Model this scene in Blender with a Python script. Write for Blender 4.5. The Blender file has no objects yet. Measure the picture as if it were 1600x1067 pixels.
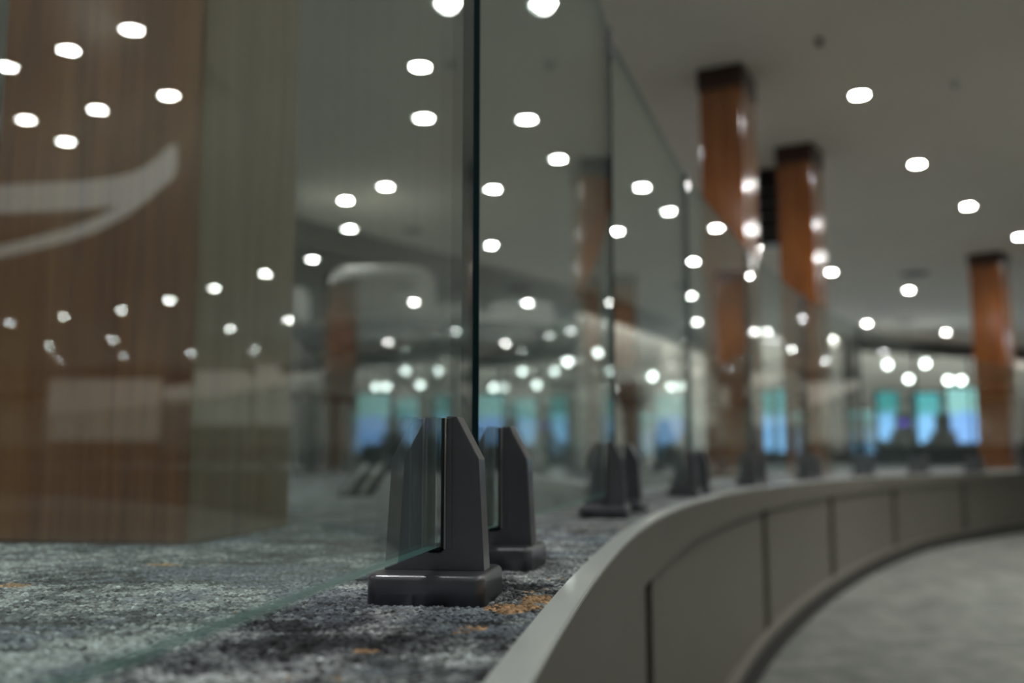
import bpy, bmesh, math, random
import numpy as np
from mathutils import Vector, Matrix
PI = math.pi
sc = bpy.context.scene
C = sc.collection

# ------------------------------------------------------------------ camera
F_PX, HORIZON = 1556.0, 718.5
CAM_Z = 0.128
TILT = math.atan((HORIZON - 533.5) / F_PX)
cam_d = bpy.data.cameras.new('camera'); cam = bpy.data.objects.new('camera', cam_d); C.objects.link(cam)
cam.location = (0, 0, CAM_Z); cam.rotation_euler = (PI / 2 + TILT, 0, 0)
cam_d.sensor_width = 36.0; cam_d.lens = 36.0 * F_PX / 1600.0
cam_d.clip_start = 0.02; cam_d.clip_end = 200
cam_d.dof.use_dof = True; cam_d.dof.focus_distance = 0.91; cam_d.dof.aperture_fstop = 2.9
sc.camera = cam

# ------------------------------------------------------------------ world, exposure
w = bpy.data.worlds.new('world'); sc.world = w; w.use_nodes = True
w.node_tree.nodes['Background'].inputs[0].default_value = (0.5, 0.53, 0.5, 1)
w.node_tree.nodes['Background'].inputs[1].default_value = 0.02
sc.view_settings.view_transform = 'Standard'; sc.view_settings.look = 'None'
sc.view_settings.gamma = 1.0; sc.view_settings.exposure = 0.22
sc.view_settings.use_curve_mapping = False
cy = sc.cycles
cy.max_bounces = 14; cy.diffuse_bounces = 5; cy.glossy_bounces = 5
cy.transparent_max_bounces = 64; cy.transmission_bounces = 6
cy.sample_clamp_indirect = 40.0; cy.sample_clamp_direct = 0.0
cy.use_denoising = True
cy.caustics_reflective = False; cy.caustics_refractive = False
LAMP_STRENGTH = 150.0      # radiance of the downlight lenses
SPOT_WATTS = 58.0

# ------------------------------------------------------------------ projection helpers
_c, _s = math.cos(TILT), math.sin(TILT)
def at(x, y, z):
    """point of the place at height z seen along photo pixel x, y"""
    a, b = (x - 800) / F_PX, (533.5 - y) / F_PX
    d = (a, _c - b * _s, _s + b * _c)
    t = (z - CAM_Z) / d[2]
    return Vector((d[0] * t, d[1] * t, z))
def at_d(x, y, dist):
    a, b = (x - 800) / F_PX, (533.5 - y) / F_PX
    d = (a, _c - b * _s, _s + b * _c)
    t = dist / d[1]
    return Vector((d[0] * t, dist, CAM_Z + d[2] * t))
def px(p):
    X, Y, Z = p[0], p[1], p[2] - CAM_Z
    d = Y * _c + Z * _s
    return 800 + F_PX * X / d, 533.5 - F_PX * (-Y * _s + Z * _c) / d

# ------------------------------------------------------------------ materials
def new_mat(name):
    m = bpy.data.materials.new(name); m.use_nodes = True
    return m, m.node_tree.nodes, m.node_tree.links
def pmat(name, col, rough=0.5, metal=0.0, spec=0.5, bump=0.0, bscale=60.0, var=0.0, vscale=3.0, coat=0.0, stretch=(1, 1, 1)):
    m, N, L = new_mat(name)
    b = N['Principled BSDF']
    b.inputs['Base Color'].default_value = (*col, 1); b.inputs['Roughness'].default_value = rough
    b.inputs['Metallic'].default_value = metal; b.inputs['Specular IOR Level'].default_value = spec
    b.inputs['Coat Weight'].default_value = coat; b.inputs['Coat Roughness'].default_value = 0.08
    tc = N.new('ShaderNodeTexCoord'); mp = N.new('ShaderNodeMapping'); mp.inputs['Scale'].default_value = stretch
    L.new(tc.outputs['Object'], mp.inputs[0])
    if var:
        n = N.new('ShaderNodeTexNoise'); n.inputs['Scale'].default_value = vscale; n.inputs['Detail'].default_value = 5
        L.new(mp.outputs[0], n.inputs['Vector'])
        r = N.new('ShaderNodeMapRange'); r.inputs[1].default_value = 0.25; r.inputs[2].default_value = 0.75
        r.inputs[3].default_value = 1 - var; r.inputs[4].default_value = 1 + var
        L.new(n.outputs[0], r.inputs[0])
        mx = N.new('ShaderNodeVectorMath'); mx.operation = 'SCALE'; mx.inputs[0].default_value = col
        L.new(r.outputs[0], mx.inputs['Scale']); L.new(mx.outputs[0], b.inputs['Base Color'])
    if bump:
        n = N.new('ShaderNodeTexNoise'); n.inputs['Scale'].default_value = bscale; n.inputs['Detail'].default_value = 4
        L.new(mp.outputs[0], n.inputs['Vector'])
        bp = N.new('ShaderNodeBump'); bp.inputs['Strength'].default_value = bump; bp.inputs['Distance'].default_value = 0.01
        L.new(n.outputs[0], bp.inputs['Height']); L.new(bp.outputs[0], b.inputs['Normal'])
    return m
def emat(name, col, strength):
    m, N, L = new_mat(name); N.clear()
    e = N.new('ShaderNodeEmission'); e.inputs[0].default_value = (*col, 1); e.inputs[1].default_value = strength
    o = N.new('ShaderNodeOutputMaterial'); L.new(e.outputs[0], o.inputs[0])
    return m
def wood_mat(name, dark, mid, light, rough=0.16, scale=1.0, coat=0.9):
    m, N, L = new_mat(name); b = N['Principled BSDF']
    tc = N.new('ShaderNodeTexCoord'); mp = N.new('ShaderNodeMapping')
    mp.inputs['Scale'].default_value = (9 * scale, 9 * scale, 0.55 * scale); L.new(tc.outputs['Object'], mp.inputs[0])
    n = N.new('ShaderNodeTexNoise'); n.inputs['Scale'].default_value = 2.2; n.inputs['Detail'].default_value = 8
    n.inputs['Distortion'].default_value = 0.6; L.new(mp.outputs[0], n.inputs['Vector'])
    mp2 = N.new('ShaderNodeMapping'); mp2.inputs['Scale'].default_value = (120 * scale, 120 * scale, 2.5 * scale)
    L.new(tc.outputs['Object'], mp2.inputs[0])
    n2 = N.new('ShaderNodeTexNoise'); n2.inputs['Scale'].default_value = 1.5; n2.inputs['Detail'].default_value = 3
    L.new(mp2.outputs[0], n2.inputs['Vector'])
    ad = N.new('ShaderNodeMath'); ad.operation = 'MULTIPLY_ADD'; ad.inputs[1].default_value = 0.35
    L.new(n2.outputs[0], ad.inputs[0]); sub = N.new('ShaderNodeMath'); sub.operation = 'SUBTRACT'; sub.inputs[1].default_value = 0.17
    L.new(n.outputs[0], sub.inputs[0]); L.new(sub.outputs[0], ad.inputs[2])
    cr = N.new('ShaderNodeValToRGB'); e = cr.color_ramp.elements
    e[0].position = 0.3; e[0].color = (*dark, 1); e[1].position = 0.72; e[1].color = (*light, 1)
    k = cr.color_ramp.elements.new(0.5); k.color = (*mid, 1)
    L.new(ad.outputs[0], cr.inputs[0]); L.new(cr.outputs[0], b.inputs['Base Color'])
    b.inputs['Roughness'].default_value = rough; b.inputs['Coat Weight'].default_value = coat
    b.inputs['Coat Roughness'].default_value = 0.14; b.inputs['Coat IOR'].default_value = 1.75
    return m
def carpet_mat(name, cols, scale=9.0, tan=True, rough=0.95, bump=0.8, bs=320.0):
    """mottled loop carpet: cols dark, mid, light"""
    m, N, L = new_mat(name); b = N['Principled BSDF']
    tc = N.new('ShaderNodeTexCoord')
    mp = N.new('ShaderNodeMapping'); mp.inputs['Scale'].default_value = (1, 1.0, 1); L.new(tc.outputs['Object'], mp.inputs[0])
    n = N.new('ShaderNodeTexNoise'); n.inputs['Scale'].default_value = scale; n.inputs['Detail'].default_value = 7
    n.inputs['Roughness'].default_value = 0.72; L.new(mp.outputs[0], n.inputs['Vector'])
    cr = N.new('ShaderNodeValToRGB'); e = cr.color_ramp.elements
    e[0].position = 0.36; e[0].color = (*cols[0], 1); e[1].position = 0.66; e[1].color = (*cols[2], 1)
    k = cr.color_ramp.elements.new(0.5); k.color = (*cols[1], 1)
    L.new(n.outputs[0], cr.inputs[0]); out = cr.outputs[0]
    if tan:
        n2 = N.new('ShaderNodeTexNoise'); n2.inputs['Scale'].default_value = 3.1; n2.inputs['Detail'].default_value = 6
        n2.inputs['Roughness'].default_value = 0.7; L.new(mp.outputs[0], n2.inputs['Vector'])
        r2 = N.new('ShaderNodeMapRange'); r2.inputs[1].default_value = 0.64; r2.inputs[2].default_value = 0.67
        L.new(n2.outputs[0], r2.inputs[0])
        mx = N.new('ShaderNodeMix'); mx.data_type = 'RGBA'
        L.new(r2.outputs[0], mx.inputs[0]); L.new(out, mx.inputs[6]); mx.inputs[7].default_value = (0.50, 0.30, 0.16, 1)
        out = mx.outputs[2]
    L.new(out, b.inputs['Base Color']); b.inputs['Roughness'].default_value = rough
    b.inputs['Specular IOR Level'].default_value = 0.15
    v = N.new('ShaderNodeTexVoronoi'); v.inputs['Scale'].default_value = bs; L.new(tc.outputs['Object'], v.inputs['Vector'])
    bp = N.new('ShaderNodeBump'); bp.inputs['Strength'].default_value = bump; bp.inputs['Distance'].default_value = 0.003
    bp.invert = True
    L.new(v.outputs['Distance'], bp.inputs['Height']); L.new(bp.outputs[0], b.inputs['Normal'])
    return m
def glass_mat():
    """clear toughened glass face: tinted see-through plus a Fresnel mirror, with a faint dusty film"""
    m, N, L = new_mat('clear_glass'); N.clear()
    geo = N.new('ShaderNodeNewGeometry')
    ior = N.new('ShaderNodeMix'); ior.data_type = 'FLOAT'
    ior.inputs[2].default_value = 1.52; ior.inputs[3].default_value = 1 / 1.52
    L.new(geo.outputs['Backfacing'], ior.inputs[0])
    fr = N.new('ShaderNodeFresnel'); L.new(ior.outputs[0], fr.inputs[0])
    tr = N.new('ShaderNodeBsdfTransparent'); tr.inputs[0].default_value = (0.935, 0.978, 0.968, 1)
    gl = N.new('ShaderNodeBsdfGlossy'); gl.inputs['Roughness'].default_value = 0.0; gl.inputs[0].default_value = (0.94, 0.98, 0.97, 1)
    mx = N.new('ShaderNodeMixShader'); L.new(fr.outputs[0], mx.inputs[0]); L.new(tr.outputs[0], mx.inputs[1]); L.new(gl.outputs[0], mx.inputs[2])
    df = N.new('ShaderNodeBsdfDiffuse'); df.inputs[0].default_value = (0.55, 0.76, 0.78, 1)
    tc = N.new('ShaderNodeTexCoord'); mp = N.new('ShaderNodeMapping'); mp.inputs['Scale'].default_value = (60, 60, 0.8)
    L.new(tc.outputs['Object'], mp.inputs[0])
    n = N.new('ShaderNodeTexNoise'); n.inputs['Scale'].default_value = 1.0; n.inputs['Detail'].default_value = 4; L.new(mp.outputs[0], n.inputs['Vector'])
    r = N.new('ShaderNodeMapRange'); r.inputs[1].default_value = 0.3; r.inputs[2].default_value = 0.7
    r.inputs[3].default_value = 0.012; r.inputs[4].default_value = 0.036; L.new(n.outputs[0], r.inputs[0])
    mx2 = N.new('ShaderNodeMixShader'); L.new(r.outputs[0], mx2.inputs[0]); L.new(mx.outputs[0], mx2.inputs[1]); L.new(df.outputs[0], mx2.inputs[2])
    o = N.new('ShaderNodeOutputMaterial'); L.new(mx2.outputs[0], o.inputs[0])
    return m

M = {}
M['glass'] = glass_mat()
M['glass_edge'] = pmat('green_glass_edge', (0.004, 0.030, 0.036), 0.35, 0, 0.3)
M['glass_edge_lit'] = pmat('green_glass_edge_lit', (0.09, 0.22, 0.21), 0.4, 0, 0.4)  # paler copy of the edge: light on top and bottom put into the colour
M['gunmetal'] = pmat('gunmetal_coating', (0.165, 0.168, 0.190), 0.29, 0.45, 0.5, bump=0.03, bscale=900, var=0.06, vscale=40, coat=0.4)
M['rubber'] = pmat('grey_rubber', (0.16, 0.17, 0.17), 0.4, 0, 0.5)
M['black_rubber'] = pmat('black_rubber', (0.012, 0.012, 0.013), 0.5)
M['steel'] = pmat('brushed_steel', (0.45, 0.46, 0.46), 0.3, 0.9)
M['wood'] = wood_mat('orange_wood_veneer', (0.17, 0.045, 0.008), (0.30, 0.092, 0.016), (0.42, 0.155, 0.03))
M['wood_near'] = wood_mat('brown_wood_veneer', (0.165, 0.058, 0.018), (0.265, 0.105, 0.034), (0.36, 0.165, 0.058), rough=0.38, scale=1.6, coat=0.15)
M['wood_near_side'] = wood_mat('brown_wood_veneer_lit_side', (0.24, 0.155, 0.085), (0.29, 0.195, 0.11), (0.34, 0.235, 0.14), rough=0.55, scale=1.6, coat=0.0)  # same wood, paler: reflected light on the side put into the colour
M['dark_wood'] = pmat('dark_brown_timber', (0.06, 0.025, 0.018), 0.35, var=0.2, vscale=4)
M['ceiling'] = pmat('taupe_ceiling_paint', (0.74, 0.695, 0.615), 0.9, var=0.03, vscale=1.2)
M['beige_wall'] = pmat('beige_wall_paint', (0.76, 0.735, 0.67), 0.7, var=0.05, vscale=0.8)
M['grey_wall'] = pmat('grey_wall_paint', (0.15, 0.147, 0.135), 0.75, var=0.08, vscale=0.7)
M['dark_band'] = pmat('dark_soffit_paint', (0.09, 0.08, 0.07), 0.7)
M['wainscot'] = pmat('dark_brown_wainscot', (0.07, 0.045, 0.035), 0.4, var=0.25, vscale=1.5)
M['curb'] = pmat('taupe_grey_lacquer', (0.17, 0.16, 0.135), 0.42, 0, 0.4, var=0.04, vscale=4)
M['curb_top'] = pmat('pale_grey_edge_trim', (0.90, 0.96, 0.93), 0.40, 0, 0.6, var=0.04, vscale=12, bump=0.05, bscale=200, coat=0.6)
M['curb_dark'] = pmat('shadow_gap_black', (0.025, 0.024, 0.022), 0.7)
M['carpet'] = carpet_mat('mottled_grey_carpet', ((0.10, 0.108, 0.115), (0.24, 0.262, 0.27), (0.50, 0.54, 0.55)))
M['carpet_low'] = carpet_mat('pale_grey_carpet', ((0.135, 0.142, 0.132), (0.19, 0.20, 0.185), (0.26, 0.27, 0.25)), scale=5, tan=False, bump=0.5, bs=160)
M['canopy'] = pmat('brown_canopy_laminate', (0.10, 0.07, 0.06), 0.4, var=0.15, vscale=2)
M['canopy_rim'] = pmat('grey_canopy_edge', (0.34, 0.33, 0.30), 0.4)
M['drum'] = pmat('grey_fabric_drum', (0.62, 0.63, 0.59), 0.7, var=0.1, vscale=1.2, stretch=(12, 12, 1))
M['drum_rim'] = pmat('pale_drum_edge', (0.75, 0.77, 0.73), 0.5)
M['plaster'] = pmat('pale_sculpted_plaster', (0.58, 0.60, 0.55), 0.55)
M['black'] = pmat('black_plastic', (0.015, 0.015, 0.016), 0.4)
M['dark_fabric'] = pmat('dark_teal_upholstery', (0.03, 0.04, 0.043), 0.8, var=0.2, vscale=8)
M['bezel'] = pmat('black_bezel', (0.01, 0.01, 0.012), 0.25)
M['vent'] = pmat('dark_vent_metal', (0.11, 0.10, 0.09), 0.6)
M['trim_white'] = pmat('white_light_trim', (0.7, 0.7, 0.68), 0.5)
M['lens'] = emat('lit_lens', (1.0, 0.985, 0.94), LAMP_STRENGTH)
M['added_strip'] = emat('added_wall_glow', (1.0, 0.98, 0.94), 24.0)
M['added_strip_bright'] = emat('added_wall_glow_bright', (1.0, 0.97, 0.88), 32.0)
M['added_panel_glow'] = emat('added_panel_glow', (0.95, 0.86, 0.74), 0.42)  # bright wall patches seen mirrored, put in as glowing panels
M['baffle_added_glow'] = emat('baffle_added_glow', (0.9, 0.92, 0.85), 0.75)  # baffle is no lamp: glow added to brighten its mirrored band
M['globe'] = emat('glowing_globe', (0.95, 1.0, 0.95), 16.0)
M['purple'] = emat('purple_glow', (0.18, 0.10, 1.0), 1.2)

# ------------------------------------------------------------------ mesh helpers
def obj(name, bm, mats, parent=None, smooth=False, loc=None):
    me = bpy.data.meshes.new(name); bm.normal_update(); bm.to_mesh(me); bm.free()
    for m in (mats if isinstance(mats, (list, tuple)) else [mats]): me.materials.append(m)
    if smooth: me.polygons.foreach_set('use_smooth', [True] * len(me.polygons))
    o = bpy.data.objects.new(name, me); C.objects.link(o)
    if parent: o.parent = parent
    if loc: o.location = loc
    return o
def tag(o, label, cat, group=None, kind=None):
    o['label'] = label; o['category'] = cat
    if group: o['group'] = group
    if kind: o['kind'] = kind
    return o
def thing(name, label, cat, loc=(0, 0, 0), rz=0, group=None):
    o = bpy.data.objects.new(name, None); C.objects.link(o); o.empty_display_size = 0.1
    o.location = loc; o.rotation_euler = (0, 0, rz)
    return tag(o, label, cat, group)
def struct(name, bm, mats, smooth=False, label=None, cat=None):
    o = obj(name, bm, mats, None, smooth); o['kind'] = 'structure'
    if label: o['label'] = label; o['category'] = cat
    return o
def dup(root, loc, rz, label, group=None):
    r = root.copy(); C.objects.link(r); r.location = loc; r.rotation_euler = (0, 0, rz); r['label'] = label
    if group: r['group'] = group
    for ch in list(root.children):
        c = ch.copy(); C.objects.link(c); c.parent = r
        for g in list(ch.children):
            d = g.copy(); C.objects.link(d); d.parent = c
    return r
def box(bm, x0, y0, z0, x1, y1, z1, bev=0.0, seg=2, mi=0):
    v = [bm.verts.new((x, y, z)) for x in (x0, x1) for y in (y0, y1) for z in (z0, z1)]
    idx = ((0, 1, 3, 2), (4, 6, 7, 5), (0, 4, 5, 1), (2, 3, 7, 6), (0, 2, 6, 4), (1, 5, 7, 3))
    fs = [bm.faces.new([v[i] for i in q]) for q in idx]
    for f in fs: f.material_index = mi
    if bev:
        es = {e for f in fs for e in f.edges}
        bmesh.ops.bevel(bm, geom=list(es), offset=bev, segments=seg, profile=0.5, affect='EDGES')
    return fs
def prism(bm, pts, y0, y1, bev=0.0, seg=2, mi=0):
    """polygon in XZ extruded along Y"""
    a = [bm.verts.new((x, y0, z)) for x, z in pts]; b = [bm.verts.new((x, y1, z)) for x, z in pts]
    n = len(pts); fs = [bm.faces.new(a), bm.faces.new(b[::-1])]
    for i in range(n): fs.append(bm.faces.new((a[i], b[i], b[(i + 1) % n], a[(i + 1) % n])))
    bmesh.ops.recalc_face_normals(bm, faces=fs)
    for f in fs: f.material_index = mi
    if bev:
        es = {e for f in fs for e in f.edges}
        bmesh.ops.bevel(bm, geom=list(es), offset=bev, segments=seg, profile=0.5, affect='EDGES')
def lathe(bm, prof, n=32, cx=0, cy_=0, sx=1, sy=1, power=2.0, mi=0, caps=True):
    """profile (r, z) turned about Z; power > 2 squares the plan into a superellipse"""
    rings = []
    for r, z in prof:
        ring = []
        for k in range(n):
            a = 2 * PI * k / n; ca, sa = math.cos(a), math.sin(a)
            q = (abs(ca) ** power + abs(sa) ** power) ** (-1 / power)
            ring.append(bm.verts.new((cx + r * q * ca * sx, cy_ + r * q * sa * sy, z)))
        rings.append(ring)
    for i in range(len(rings) - 1):
        for k in range(n):
            f = bm.faces.new((rings[i][k], rings[i][(k + 1) % n], rings[i + 1][(k + 1) % n], rings[i + 1][k])); f.material_index = mi
    if caps:
        f = bm.faces.new(rings[0][::-1]); f.material_index = mi
        f = bm.faces.new(rings[-1]); f.material_index = mi
def quadstrip(bm, A, B, mi=0):
    a = [bm.verts.new(p) for p in A]; b = [bm.verts.new(p) for p in B]
    for i in range(len(A) - 1):
        f = bm.faces.new((a[i], a[i + 1], b[i + 1], b[i])); f.material_index = mi

# ------------------------------------------------------------------ the curved platform edge
HS = [(-7, -14), (-3, 0), (0, 8.4), (0.3, 9.0), (0.97, 11.0), (1.93, 15.2), (3.07, 18.9), (3.9, 21.8), (4.8, 25.0), (6.8, 30.0),
      (9.4, 38.0), (11.3, 43.5), (13.1, 47.0), (18, 54), (26, 64), (40, 72)]
_hs = np.array(HS, float)
STEP = 0.05
def _integrate():
    s_f = np.arange(0, 38 + STEP, STEP); s_b = np.arange(0, 6.5 + STEP, STEP)
    P = {}
    x, y = 0.011, 0.595; F_ = [(x, y)]
    for s in s_f[:-1]:
        h = math.radians(np.interp(s + STEP / 2, _hs[:, 0], _hs[:, 1])); x += STEP * math.sin(h); y += STEP * math.cos(h); F_.append((x, y))
    x, y = 0.011, 0.595; B_ = []
    for s in s_b[:-1]:
        h = math.radians(np.interp(-s - STEP / 2, _hs[:, 0], _hs[:, 1])); x -= STEP * math.sin(h); y -= STEP * math.cos(h); B_.append((x, y))
    S = np.r_[-(np.arange(len(B_), 0, -1) * STEP), s_f]
    return S, np.array(B_[::-1] + F_)
CS, CP = _integrate()
CH = np.radians(np.interp(CS, _hs[:, 0], _hs[:, 1]))
def curve_at(s, off=0.0):
    """point on the edge at arc length s, off metres towards the lower floor (right)"""
    x = np.interp(s, CS, CP[:, 0]); y = np.interp(s, CS, CP[:, 1]); h = math.radians(np.interp(s, _hs[:, 0], _hs[:, 1]))
    return float(x + off * math.cos(h)), float(y - off * math.sin(h)), h
def zlow(y):
    """the lower floor falls gently towards the camera"""
    return CAM_Z - 0.80 - 0.029 * max(0.0, 9.0 - max(y, -8.0))
ZC = CAM_Z + 2.90            # ceiling

def curve_line(off, z, s0, s1, n):
    out = []
    for k in range(n + 1):
        x, y, h = curve_at(s0 + (s1 - s0) * k / n, off)
        out.append((x, y, z(y) if callable(z) else z))
    return out
S0, S1, NS = -6.4, 37.9, 360
# wall of the platform: fascia, recessed panels with seams, toe board
bm = bmesh.new()
FH = 0.112
quadstrip(bm, curve_line(0.0, -0.001, S0, S1, NS), curve_line(0.0, -FH, S0, S1, NS))
quadstrip(bm, curve_line(0.0, -FH, S0, S1, NS), curve_line(-0.028, -FH, S0, S1, NS))
struct('wall_platform_fascia', bm, M['curb'], True)
seams = [-1.1, 0.0]
for X in (1012, 1195, 1298, 1397, 1506):
    best = min(CS[CS > 0.8], key=lambda s: abs(px((*curve_at(s, -0.028)[:2], -0.1))[0] - X) if curve_at(s)[1] > 0.3 else 1e9)
    seams.append(float(best))
seams[1] = seams[2] - 2.2; seams[0] = seams[1] - 2.2
while seams[-1] < 35: seams.append(seams[-1] + 2.1)
seams = [-6.3] + [s for s in seams if s > -6] + [37.8]
bm = bmesh.new(); gap = 0.07
for a, b in zip(seams[:-1], seams[1:]):
    n = max(4, int((b - a) / 0.12))
    a2, b2 = a + gap, b - gap
    quadstrip(bm, curve_line(-0.028, -FH + 0.01, a2, b2, n), curve_line(-0.028, lambda y: zlow(y) - 0.02, a2, b2, n))
    for s in (a2, b2):
        p, q = curve_at(s, -0.028), curve_at(s, -0.06)
        vs = [bm.verts.new((p[0], p[1], -FH)), bm.verts.new((q[0], q[1], -FH)), bm.verts.new((q[0], q[1], zlow(q[1]))), bm.verts.new((p[0], p[1], zlow(p[1])))]
        bm.faces.new(vs)
struct('wall_platform_panels', bm, M['curb'], True)
bm = bmesh.new()
quadstrip(bm, curve_line(-0.058, -0.01, S0, S1, NS), curve_line(-0.058, lambda y: zlow(y) - 0.02, S0, S1, NS))
struct('wall_platform_backing', bm, M['curb_dark'], True)
bm = bmesh.new()
TH = 0.105
quadstrip(bm, curve_line(-0.03, lambda y: zlow(y) + TH, S0, S1, NS), curve_line(0.012, lambda y: zlow(y) + TH, S0, S1, NS))
quadstrip(bm, curve_line(0.012, lambda y: zlow(y) + TH, S0, S1, NS), curve_line(0.012, lambda y: zlow(y) + TH - 0.022, S0, S1, NS))
quadstrip(bm, curve_line(0.012, lambda y: zlow(y) + TH - 0.022, S0, S1, NS), curve_line(0.030, lambda y: zlow(y) - 0.01, S0, S1, NS), 1)
struct('baseboard_platform', bm, [M['curb'], M['curb_dark']], True)
bm = bmesh.new()
quadstrip(bm, curve_line(-0.025, 0.0035, S0, S1, NS), curve_line(0.0, 0.0035, S0, S1, NS))
quadstrip(bm, curve_line(0.0, 0.0035, S0, S1, NS), curve_line(0.0015, 0.001, S0, S1, NS))
quadstrip(bm, curve_line(0.0015, 0.001, S0, S1, NS), curve_line(0.0, -0.004, S0, S1, NS))
quadstrip(bm, curve_line(-0.025, -0.004, S0, S1, NS), curve_line(-0.025, 0.0035, S0, S1, NS))
struct('trim_platform_edge', bm, M['curb_top'], True)

# platform carpet (left of the edge)
bm = bmesh.new()
edge = curve_line(-0.02, 0.0, S0, S1, 260)
poly = [(-12, edge[0][1], 0)] + edge + [(edge[-1][0], 44, 0), (-12, 44, 0)]
bm.faces.new([bm.verts.new(p) for p in poly][::-1])
bmesh.ops.triangulate(bm, faces=bm.faces[:])
struct('floor_platform', bm, M['carpet'])
# lower floor
bm = bmesh.new()
ys = [-8, -4, 0, 2, 4, 6, 9, 20, 44]
quadstrip(bm, [(-4, y, zlow(y)) for y in ys], [(40, y, zlow(y)) for y in ys])
struct('floor_lower', bm, M['carpet_low'])

# ------------------------------------------------------------------ ceiling and walls
bm = bmesh.new(); box(bm, -12, -8, ZC, 40, 44, ZC + 0.1)
struct('ceiling', bm, M['ceiling'])
def wall_line(name, pts, z0, z1, mat, th=0.12):
    bm = bmesh.new()
    for (xa, ya), (xb, yb) in zip(pts[:-1], pts[1:]):
        d = Vector((xb - xa, yb - ya)).normalized(); n = Vector((-d.y, d.x)) * th
        a = [(xa, ya), (xb, yb), (xb + n.x, yb + n.y), (xa + n.x, ya + n.y)]
        lo = [bm.verts.new((*p, z0)) for p in a]; hi = [bm.verts.new((*p, z1)) for p in a]
        bm.faces.new(lo[::-1]); bm.faces.new(hi)
        for i in range(4): bm.faces.new((lo[i], lo[(i + 1) % 4], hi[(i + 1) % 4], hi[i]))
    return struct(name, bm, mat)
L0 = [(-11.5, -7.5), (-11.5, 1.0), (-2.75, 12.75), (1.15, 18.0), (4.2, 24.2)]
wall_line('wall_left', L0[:4], 0, ZC, M['grey_wall'])
wall_line('wall_left_far', L0[3:], 0, ZC, M['beige_wall'])
def inset(pts, d):
    out = []
    for i, p in enumerate(pts):
        a = Vector(pts[max(i - 1, 0)]); b = Vector(pts[min(i + 1, len(pts) - 1)]); t = (b - a).normalized()
        out.append((p[0] + t.y * d, p[1] - t.x * d))
    return out
wall_line('trim_left_soffit', inset(L0, 0.75), ZC - 0.34, ZC, M['dark_band'], 0.3)
def added_strip(pts, z, label, wd=0.05, mat='added_strip'):  # unseen strip lights added to brighten the walls
    bm = bmesh.new()
    for (xa, ya), (xb, yb) in zip(pts[:-1], pts[1:]):
        d = Vector((xb - xa, yb - ya)).normalized(); n = Vector((-d.y, d.x)) * wd
        bm.faces.new([bm.verts.new((*p, z)) for p in ((xa, ya), (xb, yb), (xb + n.x, yb + n.y), (xa + n.x, ya + n.y))][::-1])
    o = obj('added_strip_light', bm, M[mat]); tag(o, label, 'cove light')
added_strip(inset(L0, 0.25)[3:], ZC - 0.002, 'added wall-brightening strip behind the dark soffit of the left wall')
added_strip([(8.0, 24.05), (13.5, 26.6), (32.4, 35.3)], ZC - 0.002, 'added wall-brightening strip behind the dark soffit over the blue screens')
added_strip([(4.4, 23.9), (7.8, 24.3)], ZC - 0.002, 'added wall-brightening strip over the far wall left of the dark timber post')
added_strip([(32.6, 34), (36.5, 8), (36.5, -7)], ZC - 0.002, 'added wall-brightening strip behind the dark soffit of the right wall', 0.08, 'added_strip_bright')
wall_line('wall_far', [(4.2, 24.2), (8.1, 24.6), (13.6, 27.2), (33, 36)], -0.9, ZC, M['beige_wall'])
wall_line('trim_far_soffit', [(7.85, 23.6), (13.4, 26.0), (32.5, 34.6)], ZC - 0.28, ZC, M['dark_band'], 0.35)
wall_line('wall_right', [(33, 36), (37, 8), (37, -7.8)], -1.3, ZC, M['beige_wall'])
wall_line('trim_right_soffit', [(32.2, 36), (36.2, 8), (36.2, -7.8)], ZC - 0.42, ZC, M['dark_band'], 0.3)
wall_line('trim_right_wainscot', [(32.7, 36), (36.7, 8), (36.7, -7.8)], -1.2, 0.70, M['wainscot'], 0.1)
wall_line('wall_back', [(38, -7.5), (-12, -7.5)], -1.4, ZC, M['grey_wall'])
wall_line('trim_far_wainscot', [(4.3, 24.0), (8.1, 24.45), (13.6, 27.0), (33, 35.8)], -0.8, 0.33, M['dark_fabric'], 0.06)
wall_line('trim_right_pilaster', [(35.35, 18.5), (35.55, 17.2)], -1.2, ZC - 0.1, M['wainscot'], 0.3)
wall_line('trim_far_pilaster', [(29.0, 33.5), (30.2, 34.0)], -1.2, ZC - 0.1, M['wainscot'], 0.3)
# ------------------------------------------------------------------ glass panels
JT = [(-0.295, -0.531), (-0.0435, 1.10), (0.244, 2.42), (0.659, 3.70), (1.217, 5.08)]
s = None
for sv in CS:
    x, y, h = curve_at(sv, -0.13)
    if math.hypot(x - JT[-1][0], y - JT[-1][1]) >= 1.65 and y > JT[-1][1]: s = float(sv); break
while s < 33:
    x, y, h = curve_at(s, -0.12); JT.append((x, y)); s += 1.67
ORD = ['nearest', 'second', 'third', 'fourth', 'fifth', 'sixth', 'seventh', 'eighth', 'ninth', 'tenth', 'eleventh', 'twelfth', 'thirteenth',
       'fourteenth', 'fifteenth', 'sixteenth', 'seventeenth', 'eighteenth', 'nineteenth', 'twentieth', 'twenty-first', 'twenty-second',
       'twenty-third', 'twenty-fourth', 'twenty-fifth', 'twenty-sixth', 'twenty-seventh', 'twenty-eighth', 'twenty-ninth', 'thirtieth']
GZ0, GZ1, GT = 0.050, 1.195, 0.012
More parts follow.
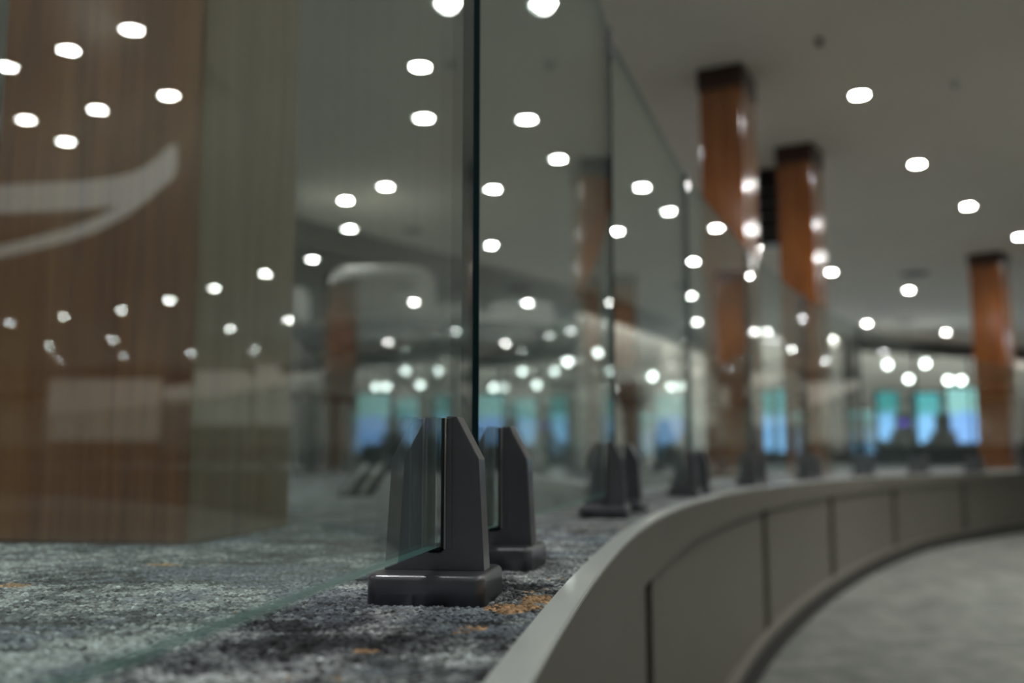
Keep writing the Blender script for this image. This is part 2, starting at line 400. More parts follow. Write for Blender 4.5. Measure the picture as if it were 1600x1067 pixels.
def panel(i):
    (xa, ya), (xb, yb) = JT[i], JT[i + 1]
    d = Vector((xb - xa, yb - ya)); Ln = d.length; g = 0.004
    bm = bmesh.new()
    fs = box(bm, -GT / 2, g, GZ0, GT / 2, Ln - 0.034, GZ1)
    for k, f in enumerate(fs): f.material_index = 0 if abs(f.calc_center_median().x) > GT * 0.49 else (1 if 0.06 < f.calc_center_median().z < 1.19 else 2)
    bmesh.ops.recalc_face_normals(bm, faces=bm.faces[:])
    # upright edges dark, top and bottom edges painted as lit
    o = obj('glass_balustrade', bm, [M['glass'], M['glass_edge'], M['glass_edge_lit']])
    o.location = (xa, ya, 0); o.rotation_euler = (0, 0, -math.atan2(d.x, d.y))
    lab = ('nearest clear glass balustrade panel, running out of the photo past the left column' if i == 0 else
           '%s clear glass balustrade panel along the curved edge, counted from the camera' % ORD[i])
    tag(o, lab, 'glass panel', 'glass balustrade panels')
NP = len(JT) - 1
for i in range(NP): panel(i)

# ------------------------------------------------------------------ floor clamps
def make_clamp():
    t = thing('glass_clamp', 'x', 'clamp')
    bm = bmesh.new(); hw, hd, hh = 0.053, 0.053, 0.0285
    box(bm, -hw, -hd, 0.0, hw, hd, hh)
    ve = [e for e in bm.edges if abs(e.verts[0].co.z - e.verts[1].co.z) > 0.02]
    bmesh.ops.bevel(bm, geom=ve, offset=0.010, segments=5, profile=0.5, affect='EDGES')
    te = [e for e in bm.edges if e.verts[0].co.z > hh - 1e-4 and e.verts[1].co.z > hh - 1e-4]
    bmesh.ops.bevel(bm, geom=te, offset=0.0055, segments=4, profile=0.5, affect='EDGES')
    base = obj('base_plate', bm, M['gunmetal'], t, True)
    bm = bmesh.new()
    sw, zb = 0.0098, 0.0445
    pts = [(-0.0465, 0.028), (0.0465, 0.028), (0.0410, 0.1295), (0.0205, 0.168), (sw + 0.001, 0.168), (sw, 0.166), (sw, zb + 0.004), (sw - 0.004, zb),
           (-sw + 0.004, zb), (-sw, zb + 0.004), (-sw, 0.166), (-sw - 0.001, 0.168), (-0.0205, 0.168), (-0.0410, 0.1295)]
    prism(bm, pts, -0.015, 0.015, 0.0011, 2)
    b = obj('body', bm, M['gunmetal'], t)
    # raised flat beside the slot on each face
    bm = bmesh.new()
    for sx in (-1, 1):
        for y0, y1 in ((-0.0158, -0.0148), (0.0148, 0.0158)):
            q = [(sx * (sw + 0.0006), 0.047), (sx * 0.0165, 0.047), (sx * 0.0165, 0.1665), (sx * (sw + 0.0006), 0.1665)]
            prism(bm, q if sx > 0 else q[::-1], y0, y1, 0.0003, 1)
    obj('slot_flange', bm, M['gunmetal'], t)
    for sx in (-1, 1):
        bm = bmesh.new()
        x0, x1 = (GT / 2 + 0.0001, sw - 0.0001)
        for z0, z1 in ((0.048, 0.1665),):
            box(bm, *(sorted((sx * x0, sx * x1))[0], -0.0165, z0, sorted((sx * x0, sx * x1))[1], 0.0165, z1), bev=0.0012, seg=2)
        o = obj('gasket', bm, M['black_rubber'] if sx > 0 else M['rubber'], t, True)
        bm = bmesh.new(); a_, b_ = sorted((sx * (sw - 0.0004), sx * (sw + 0.0014))); box(bm, a_, -0.0178, 0.0475, b_, -0.0159, 0.1668, bev=0.0005, seg=2)
        box(bm, a_, 0.0159, 0.0475, b_, 0.0178, 0.1668, bev=0.0005, seg=2); obj('slot_lip', bm, M['steel'], t, True)
    bm = bmesh.new()
    box(bm, -GT / 2, -0.0135, zb + 0.0008, GT / 2, 0.0135, GZ0 - 0.0002, 0.0006, 1)
    obj('setting_block', bm, M['black_rubber'], t)
    for f in (base,):
        bv = f.modifiers.new('wn', 'WEIGHTED_NORMAL')
    return t
proto = make_clamp(); used = False; k = 0
for i in range(NP + 1):
    for side in (-1, 1):
        j = i - 1 if side < 0 else i
        if j < 0 or j >= NP: continue
        (xa, ya), (xb, yb) = JT[j], JT[j + 1]
        d = Vector((xb - xa, yb - ya)).normalized()
        o = Vector(JT[i]) + d * (0.165 if side < 0 else 0.115) * side
        if i == 0 : pass
        loc = (o.x, o.y, 0); rz = -math.atan2(d.x, d.y)
        if o.y < -0.2: 
            lab = 'dark grey glass clamp behind the camera, outside the photo'
        elif k == 0: lab = 'nearest dark grey angular glass clamp, sharp in the foreground'
        elif k == 1: lab = 'dark grey glass clamp right behind the nearest one'
        elif i < 14: lab = 'dark grey glass clamp on the %s side of the %s joint between glass panels' % ('near' if side < 0 else 'far', ORD[i - 1])
        else: lab = 'dark grey glass clamp at a far joint, lost in the blur at the right'
        if o.y >= -0.2: k += 1
        if not used: proto.location = loc; proto.rotation_euler = (0, 0, rz); proto['label'] = lab; proto['group'] = 'glass clamps along the curved edge'; used = True
        else: dup(proto, loc, rz, lab, 'glass clamps along the curved edge')

# clips holding neighbouring panes together at the top
def make_clip():
    t = thing('joint_clip', 'x', 'clip')
    bm = bmesh.new()
    box(bm, 0.0062, -0.022, -0.030, 0.0125, 0.022, 0.026, 0.002, 2); box(bm, -0.0125, -0.022, -0.030, -0.0062, 0.022, 0.026, 0.002, 2)
    obj('clip_plate', bm, M['gunmetal'], t)
    bm = bmesh.new(); lathe(bm, [(0.007, 0.001), (0.009, 0.006), (0.007, 0.011), (0.0035, 0.014)], 16)
    obj('cap', bm, M['steel'], t, True, (0, 0, 0.043))
    bm = bmesh.new(); box(bm, -0.0125, -0.010, 0.0, 0.0125, 0.010, 0.018, 0.002, 2)
    obj('bridge', bm, M['gunmetal'], t, loc=(0, 0, 0.0262))
    return t
pc = make_clip(); used = False
for i in range(1, NP):
    a, b = Vector(JT[i - 1]), Vector(JT[i + 1]); d = (b - a).normalized()
    loc = (JT[i][0], JT[i][1], GZ1 - 0.026 - 0.004 + 0.0035); rz = -math.atan2(d.x, d.y)
    lab = 'small dark metal clip on top of the %s joint between glass panels' % ORD[i - 1] if i > 1 else 'small dark metal clip topping the nearest glass joint, above the photo'
    if not used: pc.location = loc; pc.rotation_euler = (0, 0, rz); pc['label'] = lab; pc['group'] = 'clips along the glass top edge'; used = True
    else: dup(pc, loc, rz, lab, 'clips along the glass top edge')

# ------------------------------------------------------------------ downlights
j0, j1 = Vector(JT[0]), Vector(JT[1]); tt = (j1 - j0).normalized(); nn = Vector((tt.y, -tt.x))
def mirrored(X, Y, z):
    p = at(X, Y, z); q = Vector((p.x, p.y)); q -= nn * 2 * (q - j1).dot(nn); return q
direct = [(657, 104), (873, 248), (540, 313), (768, 383), (1046, 330), (1180, 387), (1343, 148), (1433, 256), (1513, 322), (1594, 370), (1299, 425), (1420, 453),
          (1355, 505), (1478, 519), (1302, 529), (1080, 462), (1166, 515), (1157, 493), (1200, 518), (1347, 545), (1265, -36), (1074, 522)]
mirror_px = [(206, 46), (107, 78), (10, 104), (263, 149), (152, 171), (41, 187), (103, 221), (414, 427), (335, 450), (264, 469), (190, 484), (99, 494),
             (16, 504), (450, 500), (361, 514), (175, 531), (77, 540), (397, 546), (298, 552), (195, 558), (93, 562)]
beyond = [tuple(mirrored(x, y, ZC)) for x, y in mirror_px] + [(26, 19), (24, 13), (28, 25), (30, 16), (31.2, 33), (32.2, 28.5), (33.0, 24), (33.6, 19.5), (34.2, 15), (34.8, 10)]  # last entries: unseen washers added to brighten the right wall
behind = [(x, y) for x in (-7, -4, -1, 2, 5.5, 9.5, 14) for y in (-5.5, -2.5, 0.8)] + [(-6, 4.5), (-3.2, 4.2), (9, 3.6), (13, 5), (18, 8), (24, 6), (30, 10), (19, 1), (26, -2), (-8.5, 1.5), (-1.2, 3.4), (2.6, 3.4)]
def make_light():
    t = thing('ceiling_downlight', 'x', 'downlight')
    bm = bmesh.new()
    lathe(bm, [(0.078, 0.0), (0.076, -0.006), (0.064, -0.008), (0.060, -0.002), (0.060, 0.0)], 32, caps=False)
    obj('trim_ring', bm, M['trim_white'], t, True)
    bm = bmesh.new()
    v = [bm.verts.new((0.058 * math.cos(2 * PI * k / 32), 0.058 * math.sin(2 * PI * k / 32), -0.0035)) for k in range(32)]
    v2 = [bm.verts.new((0.058 * math.cos(2 * PI * k / 32), 0.058 * math.sin(2 * PI * k / 32), -0.0005)) for k in range(32)]
    bm.faces.new(v[::-1]); bm.faces.new(v2)
    for q in range(32): bm.faces.new((v[q], v[(q + 1) % 32], v2[(q + 1) % 32], v2[q]))
    obj('lens', bm, M['lens'], t)
    ld = bpy.data.lights.new('beam', 'SPOT'); ld.energy = SPOT_WATTS; ld.spot_size = math.radians(136); ld.spot_blend = 0.75
    ld.shadow_soft_size = 0.05; ld.color = (1.0, 0.985, 0.94)
    lo = bpy.data.objects.new('beam', ld); C.objects.link(lo); lo.parent = t; lo.location = (0, 0, -0.012)
    return t
pl = make_light(); used = False
lights = []
for q in direct:
    p = at(q[0], q[1], ZC); lights.append((p.x, p.y, q))
lights += [(x, y, None) for x, y in beyond] + [(x, y, None) for x, y in behind]
bands = [(-1e9, 744, 'left of the nearest glass joint'), (744, 957, 'between nearest and second glass joints'),
         (957, 1200, 'between second glass joint and twin columns'), (1200, 1e9, 'right of the twin wood columns')]
labs = {}
for a, b, txt in bands:
    sel = sorted([q for q in direct if a <= q[0] < b], key=lambda q: q[1])
    for n, q in enumerate(sel):
        labs[q] = 'round ceiling downlight %s, %s from top' % (txt, 'first' if n == 0 else ORD[n])
for x, y, q in lights:
    lab = labs.get(q) or 'round white ceiling downlight outside the photo, seen at most as a reflection'
    grp = 'ceiling downlights'
    if not used: pl.location = (x, y, ZC - 0.0005); pl['label'] = lab; pl['group'] = grp; used = True
    else: dup(pl, (x, y, ZC - 0.0005), 0, lab, grp)

# ------------------------------------------------------------------ wood columns
def column(corner, rz, wx, wy, z0, mats, label, collar=0.17):
    """corner = right front corner seen by the camera; x runs left along the front, y runs back"""
    t = thing('wood_column', label, 'column', (corner[0], corner[1], z0), rz)
    H = ZC - z0
    bm = bmesh.new(); box(bm, -wx, 0, 0.0, 0, wy, H - collar, 0.008, 2)
    for f in bm.faces:
        if f.normal.x > 0.7: f.material_index = 1
    obj('shaft', bm, mats, t)
    bm = bmesh.new(); box(bm, -wx - 0.012, -0.012, H - collar + 0.0005, 0.012, wy + 0.012, H - 0.0005, 0.004, 1)
    obj('collar', bm, M['dark_wood'], t)
    t['kind'] = 'thing'
    return t
pA = at(1157, 98, ZC); column((pA.x, pA.y), math.radians(-27), 0.318, 0.42, 0, [M['wood'], M['wood']],
    'square glossy orange wood column, taller looking left one of the twin columns')
pB = at(1266, 222, ZC); column((pB.x, pB.y), math.radians(-31), 0.318, 0.42, 0, [M['wood'], M['wood']],
    'square glossy orange wood column, right one of the twin columns')
pC = at(1562, 392, ZC); column((pC.x, pC.y), math.radians(-41), 0.42, 0.42, 0, [M['wood'], M['wood']],
    'orange wood column at the right, in front of the blue screens')
t = column((-0.484, 1.511), math.radians(-8), 0.350, 0.42, 0, [M['wood_near'], M['wood_near_side']],
    'large near wood column with its side coloured paler for reflected light, behind the nearest glass panel')
p = at(1336, 522, ZC); column((8.15, 23.5), math.radians(-15), 0.30, 0.30, 0, [M['dark_wood'], M['dark_wood']],
    'slim dark timber post at the far room opening, left of the blue screens', 0.3)

# ------------------------------------------------------------------ hung speaker, vents, sprinkler
p = at_d(1199, 228, 9.75)
t = thing('hanging_speaker', 'black curved speaker array hanging between the twin wood columns', 'speaker', (p.x, p.y, ZC), math.radians(-20))
bm = bmesh.new(); box(bm, -0.10, -0.06, -0.10, 0.10, 0.06, -0.0005, 0.01); obj('bracket', bm, M['black'], t)
for q in range(5):
    bm = bmesh.new(); z = -0.105 - q * 0.13; sh = 0.008 * q * q
    box(bm, -0.11, -0.10 + sh, z - 0.12, 0.11, 0.07 + sh, z - 0.002, 0.012); obj('cabinet', bm, M['black'], t)
def disc_thing(name, X, Y, r, h, mat, label, cat, prof=None):
    p = at(X, Y, ZC); bm = bmesh.new()
    lathe(bm, prof or [(r * 0.9, -h), (r, -h * 0.7), (r, -0.0005)], 24)
    o = obj(name, bm, mat, None, True, (p.x, p.y, ZC)); tag(o, label, cat); return o
disc_thing('sprinkler_head', 1280, 62, 0.028, 0.03, M['vent'], 'small dark sprinkler head on the ceiling, above and right of the left twin column', 'sprinkler',
           [(0.028, -0.04), (0.028, -0.034), (0.008, -0.03), (0.008, -0.012), (0.03, -0.008), (0.03, -0.0005)])
disc_thing('ceiling_vent', 646, 360, 0.13, 0.012, M['vent'], 'round dark ceiling vent above the drum shaped canopy tops', 'vent')
disc_thing('ceiling_vent', 1430, 427, 0.22, 0.012, M['vent'], 'round dark ceiling vent just above a downlight, left of the right column', 'vent')
disc_thing('ceiling_vent', 1413, 502, 0.22, 0.012, M['vent'], 'faint round ceiling vent near the far dark soffit at the right', 'vent')
p = at(1492, 128, ZC)
t = thing('ceiling_sensor', 'small pale sensor unit on the ceiling right of the first bright downlight', 'sensor', (p.x, p.y, ZC))
bm = bmesh.new(); lathe(bm, [(0.035, -0.03), (0.05, -0.015), (0.055, -0.0005)], 20); obj('housing', bm, M['trim_white'], t, True)
bm = bmesh.new(); lathe(bm, [(0.004, -0.062), (0.016, -0.055), (0.02, -0.04), (0.016, -0.031)], 16); obj('lens_dome', bm, M['steel'], t, True)

# curved ribbon baffles with an added glow below the ceiling, right of the frame: mirrored in the nearest pane over the near column
def ribbon(pts, z, hgt, label):
    P = [mirrored(X, Y, z) for X, Y in pts]
    n = 40; out = []
    for k in range(n + 1):
        u = k / n * (len(P) - 1); i = min(int(u), len(P) - 2); f = u - i
        p0, p1, p2, p3 = P[max(i - 1, 0)], P[i], P[i + 1], P[min(i + 2, len(P) - 1)]
        out.append(0.5 * ((2 * p1) + (p2 - p0) * f + (2 * p0 - 5 * p1 + 4 * p2 - p3) * f * f + (3 * p1 - p0 - 3 * p2 + p3) * f ** 3))
    bm = bmesh.new(); A = []; B_ = []
    for k, q in enumerate(out):
        a, b = out[max(k - 1, 0)], out[min(k + 1, n)]; d = (b - a).normalized(); m_ = Vector((-d.y, d.x)) * 0.02
        A.append((q + m_)); B_.append((q - m_))
    for (U, V, z0, z1) in ((A, A, z, z + hgt), (B_, B_, z + hgt, z)):
        quadstrip(bm, [(p.x, p.y, z0) for p in U], [(p.x, p.y, z1) for p in V])
    quadstrip(bm, [(p.x, p.y, z) for p in A], [(p.x, p.y, z) for p in B_]); quadstrip(bm, [(p.x, p.y, z + hgt) for p in B_], [(p.x, p.y, z + hgt) for p in A])
    bmesh.ops.remove_doubles(bm, verts=bm.verts[:], dist=1e-5); bmesh.ops.recalc_face_normals(bm, faces=bm.faces[:])
    o = obj('ceiling_baffle', bm, M['baffle_added_glow'], None, True); tag(o, label, 'ceiling baffle', 'curved baffles below the ceiling')
    for k in (6, 20, 34):
        q = out[k]; bm = bmesh.new(); lathe(bm, [(0.006, z + hgt - 0.002), (0.006, ZC - 0.0005)], 8, q.x, q.y); obj('hanger_rod', bm, M['steel'], o)
ribbon([(272, 262), (235, 305), (170, 350), (90, 380), (-60, 415)], ZC - 0.5, 0.13, 'curved ceiling baffle with added glow mirrored on the near column as the lower sweeping band')
ribbon([(270, 275), (215, 312), (140, 325), (60, 330), (-60, 335)], ZC - 0.62, 0.26, 'curved ceiling baffle with added glow mirrored on the near column as the upper wide band')

# glowing partitions added right of the frame for their reflection: mirrored low on the near column
for x0, x1, y0, y1, lab in ((72, 254, 592, 688, 'added glowing partition mirrored low on the wood face of the near column'), (300, 392, 578, 664, 'added glowing partition mirrored on the right side of the near column'),
                            (396, 458, 570, 664, 'narrow added glowing partition mirrored at the right edge of the near column')):
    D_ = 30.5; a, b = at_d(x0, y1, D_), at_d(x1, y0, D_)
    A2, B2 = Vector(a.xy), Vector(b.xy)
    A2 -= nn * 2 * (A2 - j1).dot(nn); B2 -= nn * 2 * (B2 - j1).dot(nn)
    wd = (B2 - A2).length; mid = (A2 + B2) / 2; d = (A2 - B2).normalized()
    t = thing('added_glow_partition', lab, 'partition', (mid.x, mid.y, -0.67), math.atan2(d.y, d.x), 'glowing partitions added right of the frame'); t['kind'] = 'thing'
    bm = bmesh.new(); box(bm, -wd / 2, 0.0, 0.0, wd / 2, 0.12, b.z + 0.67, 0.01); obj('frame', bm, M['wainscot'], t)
    bm = bmesh.new(); box(bm, -wd / 2 + 0.01, -0.02, a.z + 0.67, wd / 2 - 0.01, -0.0005, b.z + 0.66); obj('glow_panel', bm, M['added_panel_glow'], t)

# ------------------------------------------------------------------ blue screens on the far wall
def screen_mat(name, top, bot):
    m, N, L = new_mat(name); N.clear()
    tc = N.new('ShaderNodeTexCoord'); sp = N.new('ShaderNodeSeparateXYZ'); L.new(tc.outputs['Generated'], sp.inputs[0])
    n = N.new('ShaderNodeTexNoise'); n.inputs['Scale'].default_value = 3.0; L.new(tc.outputs['Generated'], n.inputs['Vector'])
    ad = N.new('ShaderNodeMath'); ad.operation = 'MULTIPLY_ADD'; ad.inputs[1].default_value = 0.7; L.new(n.outputs[0], ad.inputs[0]); L.new(sp.outputs[2], ad.inputs[2])
    cr = N.new('ShaderNodeValToRGB'); e = cr.color_ramp.elements
    e[0].position = 0.80; e[0].color = (*bot, 1); e[1].position = 1.0; e[1].color = (*top, 1)
    k = e.new(0.93); k.color = tuple(a * 0.5 + b * 0.5 for a, b in zip(top, bot)) + (1,)
    L.new(ad.outputs[0], cr.inputs[0])
    em = N.new('ShaderNodeEmission'); L.new(cr.outputs[0], em.inputs[0]); em.inputs[1].default_value = 1.5
    o = N.new('ShaderNodeOutputMaterial'); L.new(em.outputs[0], o.inputs[0]); return m
SM = [screen_mat('screen_green_blue', (0.06, 0.30, 0.30), (0.24, 0.55, 0.95)), screen_mat('screen_teal_blue', (0.10, 0.40, 0.42), (0.27, 0.58, 0.98)),
      screen_mat('screen_pale_top', (0.32, 0.62, 0.60), (0.24, 0.48, 0.95))]
def screen(x0, x1, y0, y1, dist, mat, label, rz=0.0, pos=None):
    a, b = at_d(x0, y1, dist), at_d(x1, y0, dist)
    wd, hg = b.x - a.x, b.z - a.z
    c = Vector(((a.x + b.x) / 2, dist, a.z)) if pos is None else Vector(pos)
    zf = 0.0 if pos is None else pos[2]
    t = thing('display_screen', label, 'screen', (c.x, c.y, 0), rz, 'blue lit upright screens')
    bm = bmesh.new(); box(bm, -wd / 2 - 0.04, 0, a.z - 0.04, wd / 2 + 0.04, 0.09, b.z + 0.04, 0.01); obj('bezel', bm, M['bezel'], t)
    bm = bmesh.new(); box(bm, -wd / 2, -0.004, a.z, wd / 2, -0.0002, b.z); obj('display', bm, mat, t)
    bm = bmesh.new(); box(bm, -wd / 4, 0.0, 0.03, wd / 4, 0.08, a.z - 0.0405, 0.01); box(bm, -wd / 2, -0.16, 0.0, wd / 2, 0.2, 0.0295, 0.008); obj('stand', bm, M['bezel'], t)
screen(1374, 1402, 612, 700, 22.6, SM[0], 'leftmost upright blue lit screen right of the dark timber post')
screen(1431, 1467, 614, 702, 22.6, SM[1], 'middle upright blue lit screen, left of the right wood column')
screen(1484, 1538, 606, 704, 22.6, SM[2], 'widest upright blue lit screen, partly behind the right wood column')
screen(1484, 1538, 606, 704, 22.6, SM[1], 'upright blue lit screen beyond the right edge of the photo', math.radians(-30), (24.6, 24.4, 0))
screen(1176, 1206, 612, 704, 21.5, SM[0], 'upright blue lit screen seen through the glass, left of the second twin column foot')
screen(1216, 1262, 608, 706, 21.5, SM[1], 'upright blue lit screen seen through the glass behind the second twin column foot')
def kiosk(x, dist, label):
    p = at_d(x, 700, dist); t = thing('kiosk', label, 'kiosk', (p.x, dist, 0), 0, 'dark kiosks between the screens')
    bm = bmesh.new(); box(bm, -0.22, -0.2, 0, 0.22, 0.2, 0.75, 0.02); obj('cabinet', bm, M['dark_fabric'], t)
    bm = bmesh.new(); box(bm, -0.16, -0.06, 0.7505, 0.16, 0.06, 1.12, 0.02); obj('monitor', bm, M['bezel'], t)
    return t
t = kiosk(1412, 21.9, 'dark kiosk with a purple glowing light, between the two left screens')
bm = bmesh.new(); lathe(bm, [(0.07, 0), (0.07, 0.004)], 20); o = obj('purple_light', bm, M['purple'], t, False, (0, -0.067, 0.93)); o.rotation_euler = (PI / 2, 0, 0)
kiosk(1475, 21.9, 'dark kiosk between the middle and widest screens')

# tub chairs in the background
def make_chair():
    t = thing('tub_chair', 'x', 'chair')
    bm = bmesh.new(); box(bm, -0.3, -0.28, 0.2, 0.3, 0.26, 0.42, 0.04, 3); obj('seat', bm, M['dark_fabric'], t)
    bm = bmesh.new(); n = 14
    inn, out = [], []
    for k in range(n + 1):
        a = PI * (-0.08) + PI * 1.16 * k / n; inn.append((0.31 * math.cos(a), 0.31 * math.sin(a) - 0.02)); out.append((0.40 * math.cos(a), 0.40 * math.sin(a) - 0.02))
    for (A, z0, z1) in ((out, 0.16, 0.74), (inn, 0.74, 0.16)): quadstrip(bm, [(x, y, z0) for x, y in A], [(x, y, z1) for x, y in A])
    quadstrip(bm, [(x, y, 0.74) for x, y in out], [(x, y, 0.74) for x, y in inn]); quadstrip(bm, [(x, y, 0.16) for x, y in inn], [(x, y, 0.16) for x, y in out])
    bmesh.ops.remove_doubles(bm, verts=bm.verts[:], dist=1e-5)
    for kk in (0, n):
        vs = [v for v in bm.verts if any(abs(v.co.x - p[0]) < 1e-4 and abs(v.co.y - p[1]) < 1e-4 for p in (inn[kk], out[kk]))]
        if len(vs) == 4:
            vs.sort(key=lambda v: (v.co.z, v.co.x)); bm.faces.new((vs[0], vs[1], vs[3], vs[2]))
    bmesh.ops.recalc_face_normals(bm, faces=bm.faces[:]); obj('backrest', bm, M['dark_fabric'], t, False)
    for sx in (-0.22, 0.22):
        for sy in (-0.2, 0.2):
            bm = bmesh.new(); lathe(bm, [(0.014, 0), (0.02, 0.2)], 10, sx, sy); obj('leg', bm, M['black'], t, True)
    return t
cc = make_chair(); used = False
rnd = random.Random(3)
chairs = [(1357, 17.8, 'first'), (1395, 16.9, 'second'), (1437, 19.2, 'third'), (1470, 17.0, 'fourth'), (1510, 19.0, 'fifth'), (1592, 17.2, 'sixth')]
for x, dd, nm in chairs:
    p = at_d(x, 720, dd); lab = 'low dark blurred tub chair beyond the curved wall, %s from the left below the screens' % nm
    rz = rnd.uniform(-1.2, 1.2)
    if not used: cc.location = (p.x, dd, 0); cc.rotation_euler = (0, 0, rz); cc['label'] = lab; cc['group'] = 'dark tub chairs below the screens'; cc.scale = (0.62,) * 3; used = True
    else: dup(cc, (p.x, dd, 0), rz, lab, 'dark tub chairs below the screens')

# ------------------------------------------------------------------ canopy bar behind the glass
pc0 = at_d(688, 700, 11.0)
t = thing('bar_canopy', 'round brown bar canopy with grey rim, drums on top and flared pale pillars below', 'bar canopy', (pc0.x, 11.0, 0))
K = 11.0 / F_PX
zt = lambda y: CAM_Z + (HORIZON - y) * K
xo = lambda x: (x - 688) * K
bm = bmesh.new(); lathe(bm, [(1.42, zt(556)), (1.50, zt(546)), (1.56, zt(528))], 48, 0, 0, 1.0, 0.7); obj('underside', bm, M['canopy'], t, True)
bm = bmesh.new(); lathe(bm, [(1.561, zt(528) + 0.001), (1.60, zt(524)), (1.58, zt(513)), (1.45, zt(511))], 48, 0, 0, 1.0, 0.7); obj('rim', bm, M['canopy_rim'], t, True)
def drum(x0, x1, y0, yb, mat, nm, power=3.0, sy=0.6, yo=0.0):
    r = (x1 - x0) / 2 * K; cx = xo((x0 + x1) / 2); z1 = zt(y0); z0 = zt(yb); h = z1 - z0
    bm = bmesh.new(); lathe(bm, [(r * 0.93, z0), (r, z0 + h * 0.3), (r * 1.0, z0 + h * 0.62), (r * 0.97, z0 + h * 0.86)], 40, cx, yo, 1, sy, power); o = obj(nm, bm, mat, t, True)
    bm = bmesh.new(); lathe(bm, [(r * 0.972, z0 + h * 0.861), (r * 0.90, z0 + h * 0.96), (r * 0.8, z0 + h)], 40, cx, yo, 1, sy, power); s_ = obj('drum_cap', bm, M['drum_rim'], o, True)
    return o
drum(514, 680, 424, 510.5, M['drum'], 'drum', yo=-0.1)
drum(676, 752, 474, 510.5, M['drum'], 'drum', yo=0.1)
drum(760, 866, 474, 510.5, M['drum'], 'dome', power=2.0, yo=-0.05)
def flare(xc, wt, wm, wb, y0, ym, nm):
    prof = []
    for k in range(13):
        f = k / 12; z = zt(y0) * (1 - f)
        r = (wm / 2 + (wt / 2 - wm / 2) * max(0, 1 - f * 2.2) ** 2 + (wb / 2 - wm / 2) * max(0, f * 2 - 1) ** 2) * K
        prof.append((r, z))
    bm = bmesh.new(); lathe(bm, prof[::-1], 32, xo(xc), 0); obj(nm, bm, M['plaster'], t, True)
flare(655, 190, 44, 70, 556.5, 640, 'flared_pillar')
flare(820, 110, 60, 64, 556.5, 640, 'flared_pillar')
flare(530, 90, 26, 40, 556.5, 640, 'flared_pillar')
bm = bmesh.new(); box(bm, xo(575), -0.55, 0, xo(800), -0.3, 0.42, 0.03, 2); obj('counter', bm, M['dark_fabric'], t)
# pale piece at the far left
p = at_d(463, 510, 12.2); K2 = 12.2 / F_PX
t = thing('drum_lantern', 'pale rounded drum just right of the near column, level with the canopy', 'lantern', (p.x, 12.2, 0))
bm = bmesh.new(); lathe(bm, [(0.13, CAM_Z + (HORIZON - 512) * K2), (0.16, CAM_Z + (HORIZON - 490) * K2), (0.15, CAM_Z + (HORIZON - 460) * K2), (0.1, CAM_Z + (HORIZON - 448) * K2)], 28, power=3); obj('shade', bm, M['plaster'], t, True)
bm = bmesh.new(); lathe(bm, [(0.2, 0), (0.2, 0.02), (0.035, 0.03), (0.03, CAM_Z + (HORIZON - 512) * K2 - 0.001)], 20); obj('pole', bm, M['canopy_rim'], t, True)

# globes on thin cords added for mirrored light spots, blurred behind the glass
gl_px = [(631, 559, 13.6), (668, 572, 14), (705, 563, 14), (785, 567, 15.4), (803, 563, 15.4), (851, 575, 15.8), (888, 565, 16), 
         (935, 551, 16), (965, 608, 16), (1020, 588, 16), (1387, 570, 21.2), (1446, 568, 21.2), (1420, 592, 21), (1482, 594, 21), (1502, 594, 21), (1183, 612, 20), (1240, 610, 20)]
gb = [(-1e9, 744, 'left of the nearest glass joint'), (744, 957, 'between nearest and second glass joints'), (957, 1300, 'between second glass joint and timber post'), (1300, 1e9, 'above the blue screens')]
for a, b, txt in gb:
    for n_, (x, y, dd) in enumerate(sorted([g for g in gl_px if a <= g[0] < b])):
        p = at_d(x, y, dd); R_ = 0.0031 * dd
        t = thing('added_globe', 'small added glowing globe %s, %s from the left' % (txt, 'first' if n_ == 0 else ORD[n_]), 'pendant lamp', (p.x, p.y, p.z), 0, 'small added glowing globes')
        bm = bmesh.new(); bmesh.ops.create_uvsphere(bm, u_segments=20, v_segments=12, radius=R_); obj('globe', bm, M['globe'], t, True)
        bm = bmesh.new(); lathe(bm, [(R_ * 0.35, R_ * 0.94), (R_ * 0.35, R_ * 1.3), (0.003, R_ * 1.4), (0.003, ZC - p.z - 0.0005)], 8); obj('cord', bm, M['vent'], t)

# high tables
def make_table():
    t = thing('high_table', 'x', 'table')
    bm = bmesh.new(); lathe(bm, [(0.24, 0.72), (0.25, 0.73), (0.25, 0.75), (0.24, 0.76)], 32); obj('tabletop', bm, M['dark_wood'], t, False)
    bm = bmesh.new(); lathe(bm, [(0.03, 0.0215), (0.022, 0.08), (0.022, 0.7), (0.06, 0.7195)], 16); obj('stem', bm, M['black'], t, True)
    bm = bmesh.new(); lathe(bm, [(0.19, 0), (0.19, 0.012), (0.04, 0.021)], 28); obj('foot', bm, M['black'], t, True)
    return t
tb = make_table(); tb.location = (*at_d(487, 720, 9.6).xy, 0); tb['label'] = 'slim dark pedestal table next to the near column edge, behind the glass'; tb['group'] = 'dark pedestal tables'
dup(tb, (*at_d(522, 720, 10.2).xy, 0), 0, 'slim dark pedestal table between the near column and the canopy pillar', 'dark pedestal tables')

# slanting rack
p = at(560, 775, 0)
t = thing('slanted_rack', 'dark floor rack with two slanting pale bars, on the carpet behind the nearest glass panel', 'rack', (p.x, p.y, 0), math.radians(5))
bm = bmesh.new(); prism(bm, [(-0.075, 0.0), (0.05, 0.0), (0.115, 0.115), (0.085, 0.165), (-0.01, 0.09)], -0.02, 0.12, 0.006); obj('frame', bm, M['dark_fabric'], t)
for q in range(2):
    bm = bmesh.new(); x = -0.055 + q * 0.055
    prism(bm, [(x, 0.012), (x + 0.022, 0.012), (x + 0.095, 0.118), (x + 0.073, 0.118)], -0.032, -0.0205, 0.003); obj('bar', bm, M['plaster'], t)

